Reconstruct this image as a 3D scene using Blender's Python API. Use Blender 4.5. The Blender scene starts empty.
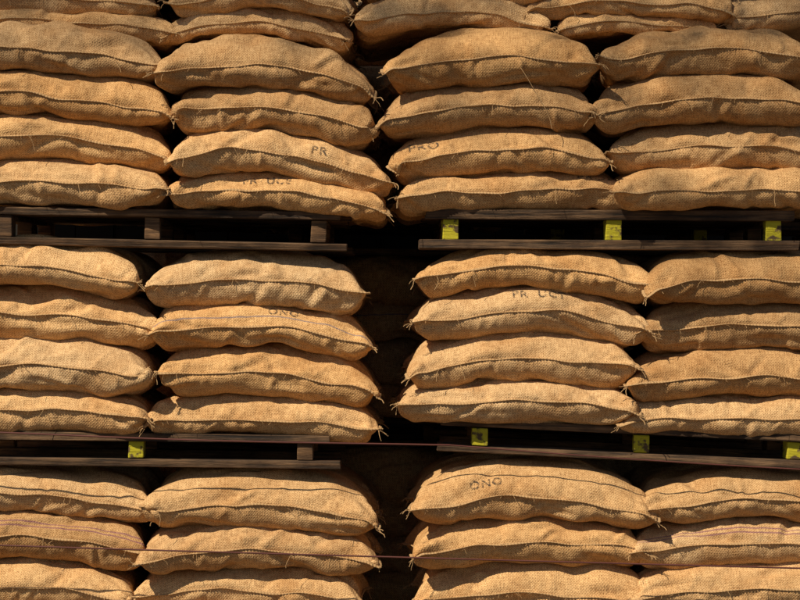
import bpy, bmesh, math, random, time
import numpy as np
from mathutils import Vector, Matrix
T0=time.time()
rng=np.random.default_rng(7); random.seed(7)
PX=0.004
def wx(x): return (x-400)*PX
def wz(y): return (697-y)*PX
def sz(y): return wz(300)+(wz(y)-wz(300))*1.012
scene=bpy.context.scene
# ------------------------------------------------------------ sack layout
SL=[]
def column(xs, bounds, sacks, yb=0.0, W=0.64):
    n=len(sacks)
    for i,s in enumerate(sacks):
        SL.append(dict(x0=wx(s[0]),x1=wx(s[1]),xs=[wx(v) for v in xs],
            top=[sz(v) for v in bounds[i]],bot=[sz(v) for v in bounds[i+1]],
            y=yb+(s[2] if len(s)>2 else 0.0),W=W,free=(i==0),last=(i==n-1),
            opt=s[3] if len(s)>3 else {}))
# A
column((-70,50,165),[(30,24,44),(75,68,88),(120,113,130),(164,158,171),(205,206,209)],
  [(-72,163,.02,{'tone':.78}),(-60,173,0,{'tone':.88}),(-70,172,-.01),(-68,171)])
column((-70,50,160),[(250,240,262),(288,283,307),(340,336,347),(390,386,396),(431,431,432)],
  [(-85,144,0,{'tone':1.1}),(-66,161,0,{'tone':1.1}),(-70,157,0,{'tone':1.05}),(-78,151,0,{'tone':1.08})])
column((-70,50,155),[(474,468,486),(510,507,524),(560,555,574),(606,602,608),(652,652,652)],
  [(-78,150),(-82,148,0,{'stripe':1,'tone':.85}),(-90,136,0,{'tone':1.0}),(-80,150)])
# B
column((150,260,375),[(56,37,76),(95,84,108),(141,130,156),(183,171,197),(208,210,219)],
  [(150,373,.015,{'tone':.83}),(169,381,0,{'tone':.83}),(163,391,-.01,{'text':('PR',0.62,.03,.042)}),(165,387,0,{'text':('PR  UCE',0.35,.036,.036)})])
column((150,260,375),[(264,249,276),(308,301,320),(348,341,363),(398,392,410),(433,435,442)],
  [(142,368,0,{'tone':1.08}),(145,371,0,{'stripe':2,'tone':1.1,'text':('ONO',0.52,.055,.036)}),(154,378,0,{'tone':1.05}),(144,378,0,{'tone':1.12})])
column((142,260,378),[(484,466,494),(527,521,538),(568,561,574),(608,606,612),(652,652,652)],
  [(141,379),(134,376),(132,366),(140,370)])
# C
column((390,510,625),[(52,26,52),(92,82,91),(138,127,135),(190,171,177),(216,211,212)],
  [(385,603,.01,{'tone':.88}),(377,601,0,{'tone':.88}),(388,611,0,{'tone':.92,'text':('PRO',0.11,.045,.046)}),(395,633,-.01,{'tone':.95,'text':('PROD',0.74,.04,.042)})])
column((400,520,645),[(276,243,268),(305,284,304),(348,330,348),(391,377,392),(421,422,428)],
  [(416,661),(409,651,0,{'text':('PR  UCT',0.42,.055,.038),'tone':.95}),(404,640,0,{'tone':1.05}),(396,636,-.01,{'tone':1.1})])
column((410,530,655),[(484,459,488),(525,512,530),(569,558,569),(610,608,610),(652,652,652)],
  [(409,656,0,{'tone':1.0,'text':('ONO',0.25,.045,.038)}),(408,646),(416,656),(410,650)])
# D
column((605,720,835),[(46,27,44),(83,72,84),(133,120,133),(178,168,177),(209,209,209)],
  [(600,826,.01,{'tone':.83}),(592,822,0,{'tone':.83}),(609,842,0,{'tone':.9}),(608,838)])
column((630,745,865),[(268,248,266),(307,298,307),(355,346,355),(400,393,400),(429,434,440)],
  [(640,877,0,{'tone':.80}),(638,872,0,{'tone':.80}),(624,862,0,{'tone':.83}),(619,862,0,{'tone':1.08})])
column((635,750,875),[(491,470,486),(524,513,524),(566,560,567),(606,604,606),(652,652,652)],
  [(637,881),(629,872,0,{'stripe':1}),(630,870),(634,872)])
# set-back top layers
column((-80,50,170),[(-48,-52,-44),(-18,-24,-14),(13,8,16),(36,30,44)],[(-88,165),(-90,150),(-75,170,0,{'tone':1.08})],yb=.20,W=.58)
column((155,255,355),[(-50,-54,-48),(-20,-26,-16),(12,4,16),(42,32,56)],[(150,350),(165,356),(157,354,0,{'tone':1.08})],yb=.20,W=.58)
column((350,450,550),[(-60,-64,-50),(2,-12,6),(40,24,40)],[(352,560,0,{'tone':1.1}),(350,552,0,{'tone':1.12})],yb=.20,W=.60)
column((550,640,730),[(-50,-54,-44),(-16,-22,-12),(14,7,16),(34,28,34)],[(545,735),(532,742),(557,720,0,{'tone':1.15})],yb=.20,W=.58)
column((725,830,940),[(-60,-64,-60),(-10,-14,-8),(36,24,36)],[(735,945),(722,935)],yb=.22,W=.60)
S=len(SL)
# ------------------------------------------------------------ cloth relaxation of every sack in its place
xs=np.array([s['xs'] for s in SL],np.float32); top=np.array([s['top'] for s in SL],np.float32); bot=np.array([s['bot'] for s in SL],np.float32)
X0=np.array([s['x0'] for s in SL],np.float32); X1=np.array([s['x1'] for s in SL],np.float32)
YC=np.array([s['y'] for s in SL],np.float32)+rng.uniform(-.028,.028,S).astype(np.float32)
last=np.array([s['last'] for s in SL]); free=np.array([s['free'] for s in SL])
L=(X1-X0)*1.05; W=np.array([s['W'] for s in SL],np.float32)*rng.uniform(.98,1.05,S).astype(np.float32)
XC=(X0+X1)/2
def ex(a,n=4): return a.reshape((S,)+(1,)*(n-1))
def quad(v,X):
    x0,x1,x2=[ex(xs[:,i]) for i in range(3)]
    X=np.clip(X,x0-.06,x2+.06)
    a,b,c=[ex(v[:,i]) for i in range(3)]
    l0=(X-x1)*(X-x2)/((x0-x1)*(x0-x2)); l1=(X-x0)*(X-x2)/((x1-x0)*(x1-x2)); l2=(X-x0)*(X-x1)/((x2-x0)*(x2-x1))
    return a*l0+b*l1+c*l2
def wob(v,X,Y):
    ph=ex(v[:,1])*37.0
    return .0085*np.sin(X*11+ph*3)*np.cos(Y*13+ph)+.005*np.sin(X*27+ph*5+Y*19)
OV=ex(np.where(last,0,.012).astype(np.float32)); OT=ex(np.where(free,.006,.007).astype(np.float32))
def bounds(P):
    X=P[...,0]; Y=P[...,1]-ex(YC)
    droop=-.35*np.clip(-Y-.14,0,.3)**2-.05*Y*Y
    zt=quad(top,X)+droop+wob(top,X,Y)+OT; zb=quad(bot,X)+droop+wob(bot,X,Y)-OV
    half=ex((X1-X0)/2); t=np.abs(X-ex(XC))/half
    zt=zt-ex(free.astype(np.float32))*.25*Y*Y
    flat=quad(bot,X)-.25*np.clip(t-.80,0,.4)**1.5*ex(np.ones(S,np.float32))
    zb=np.where(ex(last),flat-np.where(Y<-.22,.6*(-Y-.22),0),zb)
    return zt,zb
def init(nx,ny):
    s=np.linspace(-1,1,nx,dtype=np.float32)[:,None]; t=np.linspace(-1,1,ny,dtype=np.float32)[None,:]
    P=np.zeros((S,2,nx,ny,3),np.float32)
    yaw=rng.uniform(-.06,.06,S).astype(np.float32)
    x=ex(L*.5*.93,3)*s[None]*(1+0*t[None]); y=ex(W*.5*.84,3)*t[None]*(1+0*s[None])
    c=np.cos(ex(yaw,3)); sn=np.sin(ex(yaw,3))
    Xw=ex(XC,3)+x*c-y*sn; Yw=ex(YC,3)+x*sn+y*c
    P[...,0]=Xw[:,None]; P[...,1]=Yw[:,None]
    zt,zb=bounds(P); mid=(zt+zb)/2; h=(zt-zb)/2
    prof=np.sqrt(np.clip((1-np.abs(s)**5)*(1-np.abs(t)**3.5),0,1))[None]
    P[:,0,...,2]=mid[:,0]+h[:,0]*prof*.95; P[:,1,...,2]=mid[:,1]-h[:,1]*prof*.95
    return P
def dist(a,b,rest,k,kc):
    d=b-a; l=np.sqrt((d*d).sum(-1))+1e-9
    e=1-rest/l
    return (0.5*np.where(e>0,k,kc)*e)[...,None]*d
def lumpf(nx,ny,gx,gy,amp):
    lump=rng.normal(0,1,(S,2,gx,gy)).astype(np.float32)
    li=np.linspace(0,gx-1,nx); lj=np.linspace(0,gy-1,ny)
    i0=np.minimum(li.astype(int),gx-2); fi=(li-i0)[:,None]; j0=np.minimum(lj.astype(int),gy-2); fj=(lj-j0)[None]
    fi=fi*fi*(3-2*fi); fj=fj*fj*(3-2*fj)
    g=lambda a,b: lump[:,:,i0+a][:,:,:,j0+b]
    lf=(g(0,0)*(1-fi)*(1-fj)+g(1,0)*fi*(1-fj)+g(0,1)*(1-fi)*fj+g(1,1)*fi*fj)
    return (amp*lf).astype(np.float32)
def sim(P,iters,acc,kb,relx):
    nx,ny=P.shape[2:4]
    rx=np.broadcast_to(ex(L,4)/(nx-1),(S,1,nx-1,ny)).copy(); ry=np.broadcast_to(ex(W,4)/(ny-1),(S,1,nx,ny-1)).copy()
    gat=relx+rng.normal(0,.03,(S,1,nx-1)).astype(np.float32)
    rx[...,0]*=gat; rx[...,-1]*=gat; ry[:,:,0]*=relx; ry[:,:,-1]*=relx
    diag=ex(np.sqrt((L/(nx-1))**2+(W/(ny-1))**2))
    dd=ex(L/(nx-1)*W/(ny-1)*4,5)
    sgn=np.array([1,-1],np.float32).reshape(1,2,1,1,1)
    Pold=P.copy()
    lf=(1+lumpf(nx,ny,9,6,.22))[...,None]
    for it in range(iters):
        V=(P-Pold)*.96; np.clip(V,-.004,.004,out=V); Pold=P.copy()
        du=np.empty_like(P); du[:,:,1:-1]=P[:,:,2:]-P[:,:,:-2]; du[:,:,0]=2*(P[:,:,1]-P[:,:,0]); du[:,:,-1]=2*(P[:,:,-1]-P[:,:,-2])
        dv=np.empty_like(P); dv[:,:,:,1:-1]=P[:,:,:,2:]-P[:,:,:,:-2]; dv[:,:,:,0]=2*(P[:,:,:,1]-P[:,:,:,0]); dv[:,:,:,-1]=2*(P[:,:,:,-1]-P[:,:,:,-2])
        N=np.cross(du,dv)/dd*sgn
        zt,zb=bounds(P)
        hyd=(.78+.45*np.clip((zt-P[...,2])/(zt-zb+.02),0,1.2))[...,None]
        P+=V+acc*N*hyd*lf
        P[...,2]-=acc*.12
        for o in (0,1):
            n=(nx-o)//2; a=P[:,:,o:o+2*n:2]; b=P[:,:,o+1:o+2*n:2]
            c=dist(a,b,rx[:,:,o:o+2*n:2],1,.75); a+=c; b-=c
        for o in (0,1):
            n=(ny-o)//2; a=P[:,:,:,o:o+2*n:2]; b=P[:,:,:,o+1:o+2*n:2]
            c=dist(a,b,ry[:,:,:,o:o+2*n:2],1,.75); a+=c; b-=c
        c=dist(P[:,:,:-1,:-1],P[:,:,1:,1:],diag,.06,.03); P[:,:,:-1,:-1]+=c; P[:,:,1:,1:]-=c
        c=dist(P[:,:,1:,:-1],P[:,:,:-1,1:],diag,.06,.03); P[:,:,1:,:-1]+=c; P[:,:,:-1,1:]-=c
        lap=P[:,:,2:]-2*P[:,:,1:-1]+P[:,:,:-2]
        P[:,:,2:-2]-=kb*(lap[:,:,2:]-2*lap[:,:,1:-1]+lap[:,:,:-2])
        lap=P[:,:,:,2:]-2*P[:,:,:,1:-1]+P[:,:,:,:-2]
        P[:,:,:,2:-2]-=kb*(lap[:,:,:,2:]-2*lap[:,:,:,1:-1]+lap[:,:,:,:-2])
        m=(P[:,0,0]+P[:,1,0])/2; P[:,0,0]=m; P[:,1,0]=m
        m=(P[:,0,-1]+P[:,1,-1])/2; P[:,0,-1]=m; P[:,1,-1]=m
        m=(P[:,0,:,0]+P[:,1,:,0])/2; P[:,0,:,0]=m; P[:,1,:,0]=m
        m=(P[:,0,:,-1]+P[:,1,:,-1])/2; P[:,0,:,-1]=m; P[:,1,:,-1]=m
        zt,zb=bounds(P)
        z=P[...,2]; hit=(z>zt)|(z<zb)
        P[...,2]=np.clip(z,zb,zt)
        P[...,:2]=np.where(hit[...,None],P[...,:2]*.6+Pold[...,:2]*.4,P[...,:2])
        mx=(P[...,0].min((1,2,3))+P[...,0].max((1,2,3)))/2-XC; my=P[...,1].mean((1,2,3))-YC
        P[...,0]-=ex(mx); P[...,1]-=ex(my); Pold[...,0]-=ex(mx); Pold[...,1]-=ex(my)
    return P
def up(P):
    nx,ny=P.shape[2:4]
    Q=np.empty((S,2,2*nx-1,ny,3),np.float32); Q[:,:,::2]=P; Q[:,:,1::2]=(P[:,:,1:]+P[:,:,:-1])/2
    R=np.empty((S,2,2*nx-1,2*ny-1,3),np.float32); R[:,:,:,::2]=Q; R[:,:,:,1::2]=(Q[:,:,:,1:]+Q[:,:,:,:-1])/2
    return R
P=init(43,27)
P=sim(P,230,9e-5,.012,.92)
P=up(P)
P[...,2]+=lumpf(P.shape[2],P.shape[3],40,24,.0018)
P=sim(P,120,2.2e-5,.005,.92)
nx,ny=P.shape[2:4]
U=(np.linspace(0,1,nx)[:,None]*ex(L,3)).astype(np.float32)+np.zeros((S,1,ny),np.float32)
Vv=(np.linspace(0,1,ny)[None,:]*ex(W,3)).astype(np.float32)+np.zeros((S,nx,1),np.float32)
D=np.zeros((S,2,nx,ny),np.float32)
for k in range(S):
    for sh in (0,1):
        u=0.02
        while u<L[k]:
            a=random.gauss(0,.0048); wd=random.uniform(.006,.013); ln=random.uniform(.03,.11); sl=random.uniform(-.9,.9)
            d=(U[k]-u-sl*Vv[k])/wd
            D[k,sh]+=a*np.exp(-d*d)*np.exp(-(Vv[k]/ln)**2)
            u+=random.uniform(.018,.06)
        for _ in range(random.randint(6,12)):
            u0=random.uniform(0,L[k]); v0=random.uniform(.0,.22); an=random.choice([random.gauss(0,.35),random.gauss(0,.5),random.uniform(0,3.14)]); ln=random.uniform(.05,.17); wd=random.uniform(.009,.021); a=random.choice((-1,1,-1))*random.uniform(.005,.014)
            du=(U[k]-u0)*math.cos(an)+(Vv[k]-v0)*math.sin(an); dv=-(U[k]-u0)*math.sin(an)+(Vv[k]-v0)*math.cos(an)+random.uniform(-.9,.9)*du*du
            D[k,sh]+=a*np.exp(-(du/ln)**2)*(np.exp(-(dv/wd)**2)-.5*np.exp(-((dv-1.7*wd)/wd)**2))
        for uc,sg in ((0,1),(L[k],-1)):
            for _ in range(random.randint(2,4)):
                an=random.uniform(.15,1.2); wd0=random.uniform(.006,.010); a=random.choice((-1,1))*random.uniform(.005,.012); ln=random.uniform(.09,.22)
                xx=(U[k]-uc)*sg; du=xx*math.cos(an)+Vv[k]*math.sin(an); dv=-xx*math.sin(an)+Vv[k]*math.cos(an)
                D[k,sh]+=a*np.exp(-((du-.4*ln)/(.6*ln))**2)*np.exp(-(dv/(wd0+.08*np.clip(du,0,1)))**2)
D+=lumpf(nx,ny,30,18,.0012)+lumpf(nx,ny,10,8,.0072)
wan=np.zeros((S,nx),np.float32)
tn_=np.linspace(-1,1,nx)
endz=np.zeros((S,nx),np.float32)
for k in range(S):
    am=random.uniform(.3,1.0)
    for f in (3,6,11,19): wan[k]+=am*.010/f**.75*2*math.sin(random.uniform(0,6))*np.sin(np.linspace(0,f,nx)*2.2+random.uniform(0,6)).astype(np.float32)
    wan[k]+=random.uniform(-.010,.012)
    endz[k]=np.where(tn_<0,random.uniform(-.024,.010),random.uniform(-.024,.010))*np.abs(tn_)**4
dz=wan[:,None,:,None]*np.exp(-(Vv/.07)**2)[:,None]+endz[:,None,:,None]
edge=np.minimum(np.minimum(np.arange(nx)[:,None],nx-1-np.arange(nx)[:,None])/3.,np.minimum(np.arange(ny)[None],ny-1-np.arange(ny)[None])/1.5).clip(0,1)
D*=edge[None,None]
du=np.gradient(P,axis=2); dv=np.gradient(P,axis=3); N=np.cross(du,dv); N/=np.linalg.norm(N,axis=-1,keepdims=True)+1e-9; N[:,1]*=-1
P=P+D[...,None]*N
P[...,2]+=dz
P=P.astype(np.float32)
print('fine',time.time()-T0, 'nan',np.isnan(P).sum())
# ------------------------------------------------------------ materials
def nodes(name):
    m=bpy.data.materials.new(name); m.use_nodes=True; nt=m.node_tree
    return m,nt,nt.nodes['Principled BSDF']
def mk(nt,t,**k):
    n=nt.nodes.new(t)
    for a,v in k.items(): setattr(n,a,v)
    return n
def math_(nt,op,a,b=None,c=None):
    n=nt.nodes.new('ShaderNodeMath'); n.operation=op
    for i,v in enumerate((a,b,c)):
        if v is None: continue
        if isinstance(v,(int,float)): n.inputs[i].default_value=v
        else: nt.links.new(v,n.inputs[i])
    return n.outputs[0]
def mixc(nt,f,a,b,bt='MIX'):
    n=nt.nodes.new('ShaderNodeMix'); n.data_type='RGBA'; n.blend_type=bt
    for i,v in ((0,f),(6,a),(7,b)):
        if isinstance(v,(int,float)): n.inputs[i].default_value=v
        elif isinstance(v,tuple): n.inputs[i].default_value=(*v,1)
        else: nt.links.new(v,n.inputs[i])
    return n.outputs[2]
def burlap(name,stripe=0):
    m,nt,b=nodes(name); lk=nt.links.new
    uv=mk(nt,'ShaderNodeUVMap').outputs[0]
    oinf=mk(nt,'ShaderNodeObjectInfo'); oi=oinf.outputs['Random']
    sep=mk(nt,'ShaderNodeSeparateXYZ')
    dn=mk(nt,'ShaderNodeTexNoise'); dn.inputs['Scale'].default_value=14; dn.inputs['Detail'].default_value=2; lk(uv,dn.inputs['Vector'])
    vs=mk(nt,'ShaderNodeVectorMath',operation='MULTIPLY_ADD'); lk(dn.outputs['Color'],vs.inputs[0]); vs.inputs[1].default_value=(.014,.014,0); lk(uv,vs.inputs[2])
    vd=vs.outputs[0]
    lk(vd,sep.inputs[0]); u,v=sep.outputs[0],sep.outputs[1]
    k=2*math.pi/.0112
    su=math_(nt,'SINE',math_(nt,'MULTIPLY',u,k)); sv=math_(nt,'SINE',math_(nt,'MULTIPLY',v,k))
    wv=math_(nt,'MULTIPLY',su,sv)
    def slub(sx,sy,off):
        mp=mk(nt,'ShaderNodeMapping'); lk(vd,mp.inputs[0]); mp.inputs['Scale'].default_value=(sx,sy,1); mp.inputs['Location'].default_value=(off,off*2,0)
        n=mk(nt,'ShaderNodeTexNoise'); n.inputs['Scale'].default_value=1; n.inputs['Detail'].default_value=1; lk(mp.outputs[0],n.inputs['Vector']); return n.outputs[0]
    s1=slub(28,210,3.1); s2=slub(210,28,7.7); fine=slub(250,250,1.3)
    h=math_(nt,'ADD',math_(nt,'MULTIPLY',wv,.24),math_(nt,'ADD',math_(nt,'ADD',s1,s2),math_(nt,'MULTIPLY',fine,.75)))
    tc=mk(nt,'ShaderNodeTexCoord').outputs['Object']
    ad=mk(nt,'ShaderNodeVectorMath',operation='ADD'); lk(tc,ad.inputs[0])
    cmb=mk(nt,'ShaderNodeCombineXYZ'); lk(math_(nt,'MULTIPLY',oi,50.0),cmb.inputs[0]); lk(cmb.outputs[0],ad.inputs[1])
    big=mk(nt,'ShaderNodeTexNoise'); big.inputs['Scale'].default_value=5; big.inputs['Detail'].default_value=4; big.inputs['Roughness'].default_value=.6; lk(ad.outputs[0],big.inputs['Vector'])
    rp=mk(nt,'ShaderNodeMapRange'); rp.inputs[1].default_value=.80; rp.inputs[2].default_value=1.85; lk(h,rp.inputs[0])
    base=mixc(nt,rp.outputs[0],(.29,.15,.058),(.83,.575,.30))
    hs=math_(nt,'FRACT',math_(nt,'MULTIPLY',oi,7.31))
    tone=mixc(nt,hs,(1.04,.93,.80),(.99,.985,1.02)); base=mixc(nt,1.0,base,tone,'MULTIPLY')
    base=mixc(nt,1.0,base,oinf.outputs['Color'],'MULTIPLY')
    st=mk(nt,'ShaderNodeMapRange'); st.inputs[1].default_value=.45; st.inputs[2].default_value=.70; lk(big.outputs[0],st.inputs[0])
    base=mixc(nt,math_(nt,'MULTIPLY',st.outputs[0],.65),base,mixc(nt,1.0,base,(.70,.56,.42),'MULTIPLY'))
    if stripe:
        col=(.16,.05,.12) if stripe==1 else (.12,.13,.20)
        for c0 in ((.055,.075,.20) if stripe==1 else (.05,.30)):
            d=math_(nt,'ABSOLUTE',math_(nt,'SUBTRACT',v,c0))
            f=math_(nt,'MULTIPLY',math_(nt,'LESS_THAN',d,.0035),.6); base=mixc(nt,f,base,col)
    lk(base,b.inputs['Base Color']); b.inputs['Roughness'].default_value=.95
    b.inputs['Specular IOR Level'].default_value=.12
    bm=mk(nt,'ShaderNodeBump'); bm.inputs['Strength'].default_value=1; bm.inputs['Distance'].default_value=.0019; lk(h,bm.inputs['Height'])
    lk(bm.outputs[0],b.inputs['Normal'])
    return m
M_B=[burlap('burlap'),burlap('burlap_purple_stripe',1),burlap('burlap_blue_stripe',2)]
m,nt,b=nodes('jute_thread'); b.inputs['Base Color'].default_value=(.42,.26,.12,1); b.inputs['Roughness'].default_value=.9; M_T=m
m,nt,b=nodes('stencil_ink')
n=mk(nt,'ShaderNodeTexNoise'); n.inputs['Scale'].default_value=110; n.inputs['Detail'].default_value=4
tcn=mk(nt,'ShaderNodeTexCoord'); nt.links.new(tcn.outputs['Object'],n.inputs['Vector'])
r=mk(nt,'ShaderNodeMapRange'); r.inputs[1].default_value=.42; r.inputs[2].default_value=.60; r.inputs[3].default_value=.75; r.inputs[4].default_value=.05; nt.links.new(n.outputs[0],r.inputs[0])
nt.links.new(r.outputs[0],b.inputs['Alpha']); b.inputs['Base Color'].default_value=(.05,.037,.03,1); b.inputs['Roughness'].default_value=.9; M_I=m
def wood(name,c1,c2,paint=None):
    m,nt,b=nodes(name); lk=nt.links.new
    tc=mk(nt,'ShaderNodeTexCoord'); mp=mk(nt,'ShaderNodeMapping'); lk(tc.outputs['Object'],mp.inputs[0]); mp.inputs['Scale'].default_value=(3,30,60)
    n=mk(nt,'ShaderNodeTexNoise'); n.inputs['Scale'].default_value=1.2; n.inputs['Detail'].default_value=6; n.inputs['Roughness'].default_value=.7; lk(mp.outputs[0],n.inputs['Vector'])
    r=mk(nt,'ShaderNodeMapRange'); r.inputs[1].default_value=.36; r.inputs[2].default_value=.64; lk(n.outputs[0],r.inputs[0])
    col=mixc(nt,r.outputs[0],c1,c2)
    p=mk(nt,'ShaderNodeTexNoise'); p.inputs['Scale'].default_value=28 if paint else 6; p.inputs['Detail'].default_value=4; lk(tc.outputs['Object'],p.inputs['Vector'])
    pr=mk(nt,'ShaderNodeMapRange'); pr.inputs[1].default_value=.38; pr.inputs[2].default_value=.46 if paint else .62; lk(p.outputs[0],pr.inputs[0])
    if paint: col=mixc(nt,pr.outputs[0],col,paint)
    else: col=mixc(nt,math_(nt,'MULTIPLY',pr.outputs[0],.85),col,mixc(nt,1.0,col,(.30,.25,.2),'MULTIPLY'))
    lk(col,b.inputs['Base Color']); b.inputs['Roughness'].default_value=.85
    bm=mk(nt,'ShaderNodeBump'); bm.inputs['Strength'].default_value=1; bm.inputs['Distance'].default_value=.010; lk(n.outputs[0],bm.inputs['Height']); lk(bm.outputs[0],b.inputs['Normal'])
    return m
M_W=wood('weathered_wood',(.020,.011,.006),(.24,.135,.065)); M_W2=wood('block_wood',(.06,.032,.015),(.30,.16,.07))
M_Y=wood('yellow_painted_wood',(.08,.05,.02),(.16,.10,.04),(.54,.47,.02))
# ------------------------------------------------------------ sack meshes
def rand_tube(verts,faces,path,r,sides=4):
    base=len(verts); n=len(path)
    for i,p in enumerate(path):
        t=(Vector(path[min(i+1,n-1)])-Vector(path[max(i-1,0)])).normalized()
        a=t.cross(Vector((0.3,.5,.81))).normalized(); c=t.cross(a)
        for s in range(sides):
            an=2*math.pi*s/sides; q=Vector(p)+(a*math.cos(an)+c*math.sin(an))*r
            verts.append(tuple(q))
    for i in range(n-1):
        for s in range(sides):
            faces.append((base+i*sides+s,base+i*sides+(s+1)%sides,base+(i+1)*sides+(s+1)%sides,base+(i+1)*sides+s))
def sample_path(pts,step):
    pts=np.asarray(pts,float); d=np.r_[0,np.cumsum(np.linalg.norm(np.diff(pts,axis=0),axis=1))]
    n=max(4,int(d[-1]/step)); s=np.linspace(0,d[-1],n)
    return np.stack([np.interp(s,d,pts[:,k]) for k in range(3)],1)
coll=scene.collection
TI=np.arange(nx*ny).reshape(nx,ny); BI=np.zeros((nx,ny),int); NV=nx*ny
for i in range(nx):
    for j in range(ny):
        if i in(0,nx-1) or j in(0,ny-1): BI[i,j]=TI[i,j]
        else: BI[i,j]=NV; NV+=1
F=[];UVI=[]
for i in range(nx-1):
    for j in range(ny-1):
        F.append((TI[i,j],TI[i+1,j],TI[i+1,j+1],TI[i,j+1])); UVI+= [(0,i,j),(0,i+1,j),(0,i+1,j+1),(0,i,j+1)]
for i in range(nx-1):
    for j in range(ny-1):
        F.append((BI[i,j],BI[i,j+1],BI[i+1,j+1],BI[i+1,j])); UVI+= [(1,i,j),(1,i,j+1),(1,i+1,j+1),(1,i+1,j)]
UVI=np.array(UVI); F=[tuple(int(a) for a in f) for f in F]
per=[(i,0) for i in range(nx)]+[(nx-1,j) for j in range(1,ny)]+[(i,ny-1) for i in range(nx-2,-1,-1)]+[(0,j) for j in range(ny-2,0,-1)]
sack_objs=[]
def text_decal(word,k,u0,v0,size):
    cu=bpy.data.curves.new('stencil','FONT'); cu.body=word; cu.size=size*1.35; cu.space_character=1.15; cu.offset=.0010
    ob=bpy.data.objects.new('t',cu); coll.objects.link(ob)
    dg=bpy.context.evaluated_depsgraph_get(); me=bpy.data.meshes.new_from_object(ob.evaluated_get(dg))
    bpy.data.objects.remove(ob)
    bm=bmesh.new(); bm.from_mesh(me); bmesh.ops.triangulate(bm,faces=bm.faces)
    for _ in range(5):
        es=[e for e in bm.edges if e.calc_length()>.008]
        if not es: break
        bmesh.ops.subdivide_edges(bm,edges=es,cuts=1); bmesh.ops.triangulate(bm,faces=bm.faces)
    G=P[k,0]; Lk,Wk=float(L[k]),float(W[k])
    for v in bm.verts:
        a=(u0*Lk+v.co.x)/Lk*(nx-1); c=(v0+v.co.y)/Wk*(ny-1)
        a=min(max(a,1),nx-2.01); c=min(max(c,1),ny-2.01); i=int(a); j=int(c); fa=a-i; fc=c-j
        p=G[i,j]*(1-fa)*(1-fc)+G[i+1,j]*fa*(1-fc)+G[i,j+1]*(1-fa)*fc+G[i+1,j+1]*fa*fc
        n=np.cross(G[i+1,j]-G[i,j],G[i,j+1]-G[i,j]); n/=np.linalg.norm(n)+1e-9
        v.co=Vector(p+n*.0024)
    bm.to_mesh(me); bm.free(); me.materials.append(M_I); return me
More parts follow.
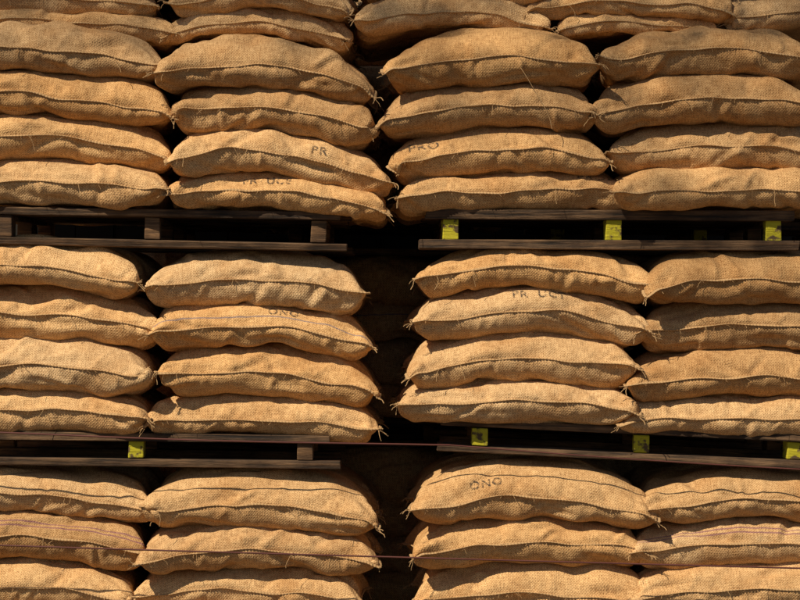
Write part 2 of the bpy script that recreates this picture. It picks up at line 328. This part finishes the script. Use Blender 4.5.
for k in range(S):
    ctr=np.array([XC[k],YC[k],(top[k,1]+bot[k,1])/2],np.float32)
    G=P[k]-ctr
    co=np.zeros((NV,3)); co[TI.ravel()]=G[0].reshape(-1,3); co[BI.ravel()]=G[1].reshape(-1,3)
    me=bpy.data.meshes.new('burlap_sack'); me.from_pydata(co.tolist(),[],F)
    uvl=me.uv_layers.new(name='UVMap')
    u=UVI[:,1]/(nx-1)*L[k]; v=UVI[:,2]/(ny-1)*W[k]*np.where(UVI[:,0]==0,1,-1)
    uvl.data.foreach_set('uv',np.stack([u+k*.37,v],1).astype(np.float32).ravel())
    me.polygons.foreach_set('use_smooth',[True]*len(F))
    me.materials.append(M_B[SL[k]['opt'].get('stripe',0)])
    ring=np.array([G[0][i,j] for i,j in per]+[G[0][0,0]],float)
    rp=sample_path(ring,.0065); n=len(rp)-1
    v2=[];f2=[]
    cen=rp[:n].mean(0)
    for q in range(n):
        t=rp[(q+1)%n]-rp[(q-1)%n]; t/=np.linalg.norm(t)+1e-9
        o=np.array([t[1],-t[0],0.])
        if np.dot(o[:2],(rp[q]-cen)[:2])<0 : o=-o
        o/=np.linalg.norm(o)+1e-9
        up_=np.cross(t,o)
        if up_[2]<0: up_=-up_
        wv=.0065+.0026*(q%2)+.0022*math.sin(q*.21+k)+.0018*random.random()
        sag=up_*(.004*math.sin(q*.13+k*2)-.001)
        th=.0024+.0010*(q%2)
        p=rp[q]-o*.003
        for w_,t_ in ((0,th),(wv,th*.8),(wv+.002,0),(wv,-th*.8),(0,-th)):
            v2.append(tuple(p+o*w_+up_*t_+sag*(w_>0)))
    for q in range(n):
        a=q*5; c=((q+1)%n)*5
        for s in range(4): f2.append((a+s,c+s,c+s+1,a+s+1))
    for (ci,cj) in ((0,0),(nx-1,0),(0,ny-1),(nx-1,ny-1)):
        p0=G[0][ci,cj].astype(float); outx=-1 if ci==0 else 1
        for _ in range(random.randint(2,6)):
            d=Vector((outx*random.uniform(.4,1),random.uniform(-.9,.1),random.uniform(-.5,.5))).normalized(); p=Vector(p0)-Vector((outx*.006,0,0)); path=[tuple(p)]
            for s in range(random.randint(2,7)):
                d=(d+Vector((random.uniform(-.35,.35),random.uniform(-.3,.3),random.uniform(-.55,.2)))).normalized(); p=p+d*.0075; path.append(tuple(p))
            rand_tube(v2,f2,path,random.uniform(.001,.002))
    for _ in range(16):
        i=random.randint(3,nx-4); p=Vector(G[0][i,0].tolist()); d=Vector((random.uniform(-1,1),-.8,random.uniform(-.6,.4))).normalized(); path=[tuple(p)]
        for s in range(random.randint(2,5)):
            d=(d+Vector((random.uniform(-.5,.5),random.uniform(-.2,.3),random.uniform(-.6,.2)))).normalized(); p=p+d*.007; path.append(tuple(p))
        rand_tube(v2,f2,path,.0008,3)
    for _ in range(random.choice((0,1,1,2))):
        i=random.randint(4,nx-5); p=Vector(G[0][i,0].tolist())+Vector((0,-.006,0)); d=Vector((random.uniform(-.8,.8),-.3,-.6)).normalized(); path=[tuple(p)]
        for s in range(random.randint(4,8)):
            d=(d+Vector((random.uniform(-.4,.4),random.uniform(-.15,.12),random.uniform(-.5,.1)))).normalized(); p=p+d*.009; path.append(tuple(p))
        rand_tube(v2,f2,path,.0011,4)
    ml=bpy.data.meshes.new('seam'); ml.from_pydata(v2,[],f2); ml.materials.append(M_T)
    tm=None
    if 'text' in SL[k]['opt']:
        w_,u0,v0,sz_=SL[k]['opt']['text']; tm=text_decal(w_,k,u0,v0,sz_)
        tm.transform(Matrix.Translation(Vector((-ctr).tolist())))
    sack_objs.append((me,ml,tm,ctr,SL[k]['opt'].get('tone',1)*random.uniform(.92,1.05)))
def place(k,dx=0,dy=0,lvl=0):
    me,ml,tm,ctr,tn=sack_objs[k]
    o=bpy.data.objects.new('burlap_sack',me); coll.objects.link(o); o.location=(float(ctr[0])+dx,float(ctr[1])+dy,float(ctr[2]))
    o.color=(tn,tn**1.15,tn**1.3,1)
    if lvl==0:
        sm=o.modifiers.new('sub','SUBSURF'); sm.levels=0; sm.render_levels=1
    if lvl<2:
        s=bpy.data.objects.new('seam',ml); coll.objects.link(s); s.parent=o
    if tm and lvl==0:
        t=bpy.data.objects.new('printed_lettering',tm); coll.objects.link(t); t.parent=o
for k in range(S): place(k)
for k in range(S): place(k,dy=.53,lvl=1)
for k in range(S): place(k,dx=.52,dy=1.25,lvl=2)
for k in range(S): place(k,dx=-.42,dy=1.80,lvl=2)
# ------------------------------------------------------------ pallets
def box(bm,c,s,mi,rz=0,jit=.002):
    r=bmesh.ops.create_cube(bm,size=1)
    for v in r['verts']:
        v.co=Vector((v.co.x*s[0],v.co.y*s[1],v.co.z*s[2]))
        x,y=v.co.x,v.co.y; v.co.x=x*math.cos(rz)-y*math.sin(rz); v.co.y=x*math.sin(rz)+y*math.cos(rz)
        v.co+=Vector(c)+Vector([random.uniform(-jit,jit) for _ in range(3)])
    for f in {f for v in r['verts'] for f in v.link_faces}: f.material_index=mi
def pallet(x0,x1,ztop,zbot,slope,blocks,yellow,dx=0,dy=0):
    bm=bmesh.new(); X0_,X1_=wx(x0),wx(x1); w=X1_-X0_; zt=wz(ztop); zb=wz(zbot); H=zt-zb
    cx=(X0_+X1_)/2; D=1.15; y0=-.240
    tb=.032; nb=7
    for i in range(nb):
        y=y0+.05+i*(D-.1)/(nb-1); j=random.uniform(-.015,.015)
        box(bm,(j,y,H/2-tb/2),(w+random.uniform(-.03,.015),.105,tb),0,random.uniform(-.008,.008),.005)
    for y in (y0+.055,y0+D/2,y0+D-.055):
        box(bm,(random.uniform(-.01,.01),y,-H/2+tb/2),(w+.03,.12,tb),0,random.uniform(-.008,.008),.005)
    for b_,yl in zip(blocks,yellow):
        bx=wx(b_)-cx
        for yy in (y0+.062,y0+D/2,y0+D-.06):
            box(bm,(bx,yy,0),(.062,.10,H-2*tb-.003),2 if yl and yy<0 else 1,random.uniform(-.06,.06))
        box(bm,(bx,y0+D/2,H/2-tb-.011),(.07,D-.26,.018),0)
    me=bpy.data.meshes.new('wooden_pallet'); bm.to_mesh(me); bm.free()
    for m_ in (M_W,M_W2,M_Y): me.materials.append(m_)
    o=bpy.data.objects.new('wooden_pallet',me); coll.objects.link(o)
    bv=o.modifiers.new('b','BEVEL'); bv.width=.004; bv.segments=2
    o.location=(cx+dx,dy,(zt+zb)/2); o.rotation_euler=(0,math.atan(slope),0)
PL=[(-15,345,209,248,.018,(3,151,318),(0,0,0)),(-30,335,433,467,.012,(-17,135,305),(0,1,0)),
    (424,797,211,249,.004,(450,614,775),(1,1,1)),(444,822,427,461,.045,(480,643,796),(1,1,1)),
    (-20,345,653,694,0,(0,160,325),(0,0,0)),(430,800,653,694,0,(450,614,780),(1,0,1))]
for p in PL:
    pallet(*p); pallet(*p,dx=.52,dy=1.28)
# ------------------------------------------------------------ wires, posts
def wire(pts,r,name,col):
    cu=bpy.data.curves.new(name,'CURVE'); cu.dimensions='3D'; sp=cu.splines.new('BEZIER'); sp.bezier_points.add(len(pts)-1)
    for bp,p in zip(sp.bezier_points,pts): bp.co=p; bp.handle_left_type=bp.handle_right_type='AUTO'
    cu.bevel_depth=r; cu.materials.append(col); o=bpy.data.objects.new(name,cu); coll.objects.link(o)
m,nt,b=nodes('rusty_wire'); b.inputs['Base Color'].default_value=(.10,.025,.018,1); b.inputs['Roughness'].default_value=.6
yw=-.40
wire([(wx(-160),yw,wz(424)),(wx(0),yw,wz(430)),(wx(200),yw+.01,wz(438)),(wx(450),-.32,wz(444))],.0034,'lashing_wire',m)
wire([(wx(-160),yw,wz(535)),(wx(0),yw,wz(541)),(wx(400),yw,wz(553)),(wx(800),yw,wz(564)),(wx(960),yw,wz(568))],.0034,'lashing_wire',m)
wire([(wx(450),-.32,wz(444)),(wx(620),-.33,wz(457)),(wx(800),-.33,wz(468)),(wx(960),yw,wz(474))],.0026,'lashing_wire',m)
for px in (-160,960):
    bm=bmesh.new(); bmesh.ops.create_cone(bm,cap_ends=True,segments=20,radius1=.05,radius2=.04,depth=2.2)
    me=bpy.data.meshes.new('wooden_post'); bm.to_mesh(me); bm.free(); me.materials.append(M_W2)
    o=bpy.data.objects.new('wooden_post',me); coll.objects.link(o); o.location=(wx(px),yw+.04,1.1)
def string(pts):
    wire([(wx(a),y_,wz(c)) for a,y_,c in pts],.0013,'loose_string',M_T)
string([(508,-.270,52),(522,-.300,72),(534,-.300,92),(548,-.31,118),(551,-.31,130)])
# ------------------------------------------------------------ ground, and near-black wall added behind so gaps between stacks stay dark
m,nt,b=nodes('yard_ground'); n=mk(nt,'ShaderNodeTexNoise'); n.inputs['Scale'].default_value=.8; n.inputs['Detail'].default_value=9
nt.links.new(mixc(nt,n.outputs[0],(.05,.038,.027),(.11,.083,.06)),b.inputs['Base Color']); b.inputs['Roughness'].default_value=.95
tcn=mk(nt,'ShaderNodeTexCoord'); nt.links.new(tcn.outputs['Object'],n.inputs['Vector'])
me=bpy.data.meshes.new('ground'); me.from_pydata([(-400,-400,0),(400,-400,0),(400,400,0),(-400,400,0)],[],[(0,1,2,3)]); me.materials.append(m)
coll.objects.link(bpy.data.objects.new('ground',me))
m,nt,b=nodes('dark_backing_boards'); wn=mk(nt,'ShaderNodeTexNoise'); wn.inputs['Scale'].default_value=3; tcn=mk(nt,'ShaderNodeTexCoord'); nt.links.new(tcn.outputs['Object'],wn.inputs['Vector'])
nt.links.new(mixc(nt,wn.outputs[0],(.010,.008,.006),(.025,.02,.015)),b.inputs['Base Color']); b.inputs['Roughness'].default_value=.9
bm=bmesh.new()
for i in range(64): box(bm,(-6.4+i*.2,2.55+random.uniform(-.008,.008),2.2),(.194,.03,4.4),0,0,.001)
box(bm,(0,2.60,2.2),(12.8,.03,4.4),0)
me=bpy.data.meshes.new('board_wall'); bm.to_mesh(me); bm.free(); me.materials.append(m); coll.objects.link(bpy.data.objects.new('board_wall',me))
# ------------------------------------------------------------ light
sd=Vector((-.52,-.50,.80)).normalized()
# unseen tree added to shade the upper tiers, crown placed by wanted shade density
def dens(x,z):
    e=2.22 if x<-.1 else (2.04 if x<.7 else 1.88)
    e+=.10*math.sin(x*5)
    d=max(0,min(1,(z-e)/.6))*.85
    if x>1.0 and z>1.30: d=max(d,.25)
    return d
m,nt,b=nodes('leaf'); b.inputs['Base Color'].default_value=(.05,.09,.025,1); b.inputs['Roughness'].default_value=.6; M_L=m
m,nt,b=nodes('bark'); b.inputs['Base Color'].default_value=(.10,.075,.05,1); b.inputs['Roughness'].default_value=.9; M_K=m
lv=[];lf_=[];cl=[]
while len(cl)<215:
    x=random.uniform(-3.2,4.0); z=random.uniform(1.3,6.2)
    if ((x-.6)/3.6)**2+((z-3.8)/2.7)**2>1 : continue
    if random.random()<dens(x,z):
        t=random.uniform(13,16); c=Vector((x,0,z))+sd*t; cl.append(c)
for c in cl:
    for _ in range(32):
        p=c+Vector([random.gauss(0,.20) for _ in range(3)]); a=Vector([random.gauss(0,1) for _ in range(3)]).normalized(); q=a.orthogonal().normalized(); r_=random.uniform(.03,.055)
        i=len(lv); lv+= [tuple(p-a*r_*1.4),tuple(p+q*r_*.7),tuple(p+a*r_*1.4),tuple(p-q*r_*.7)]; lf_.append((i,i+1,i+2,i+3))
nl=len(lf_)
cen=sum(cl,Vector())/len(cl)
fork=Vector((cen.x-5.5,cen.y,cen.z+.3)); base=Vector((fork.x-.6,fork.y-.3,0))
def limb(p0,p1,r0,r1,n=6):
    b0=len(lv)
    for i in range(n+1):
        t=i/n; p=p0.lerp(p1,t)+Vector((math.sin(t*5+p1.x),math.cos(t*4+p1.y),0))*.08*math.sin(t*math.pi)
        for s in range(8):
            an=s*math.pi/4; r_=r0+(r1-r0)*t; d=(p1-p0).normalized(); a=d.orthogonal().normalized(); c=d.cross(a)
            lv.append(tuple(p+(a*math.cos(an)+c*math.sin(an))*r_))
    for i in range(n):
        for s in range(8): lf_.append((b0+i*8+s,b0+i*8+(s+1)%8,b0+(i+1)*8+(s+1)%8,b0+(i+1)*8+s))
limb(base,fork,.26,.18,10)
hi=[c for c in cl if (c+sd*(c.y/-sd.y)).z>3.6]
mains=random.sample(hi,min(8,len(hi)))
for q in mains: limb(fork,q,.09,.02)
for c in cl:
    q=min(mains,key=lambda w:(w-c).length); s_=fork.lerp(q,.96); limb(s_,c,.010,.004,4)
me=bpy.data.meshes.new('added_shade_tree'); me.from_pydata(lv,[],lf_); me.materials.append(M_L); me.materials.append(M_K)
mi=[0]*nl+[1]*(len(lf_)-nl); me.polygons.foreach_set('material_index',mi); coll.objects.link(bpy.data.objects.new('added_shade_tree',me))
el=math.asin(sd.z)
w=bpy.data.worlds.new('World'); scene.world=w; w.use_nodes=True; nt=w.node_tree
sky=nt.nodes.new('ShaderNodeTexSky'); sky.sky_type='NISHITA'; sky.sun_disc=False; sky.sun_elevation=el; sky.sun_rotation=math.atan2(sd.x,sd.y)
nt.links.new(sky.outputs[0],nt.nodes['Background'].inputs[0]); nt.nodes['Background'].inputs[1].default_value=.05
sl=bpy.data.lights.new('sun','SUN'); sl.energy=5; sl.angle=math.radians(.6); sl.color=(1,.88,.68)
so=bpy.data.objects.new('sun',sl); coll.objects.link(so); so.rotation_euler=sd.to_track_quat('Z','Y').to_euler()
# ------------------------------------------------------------ camera
cd=bpy.data.cameras.new('camera'); cam=bpy.data.objects.new('camera',cd); coll.objects.link(cam)
cam.location=(0,-9.25,wz(300)); cam.rotation_euler=(math.radians(90),0,0); cd.sensor_width=36; cd.lens=36*9.0/3.2; cd.clip_end=2000
scene.camera=cam
scene.view_settings.view_transform='Standard'; scene.view_settings.look='None'; scene.view_settings.exposure=0
print('total',time.time()-T0)
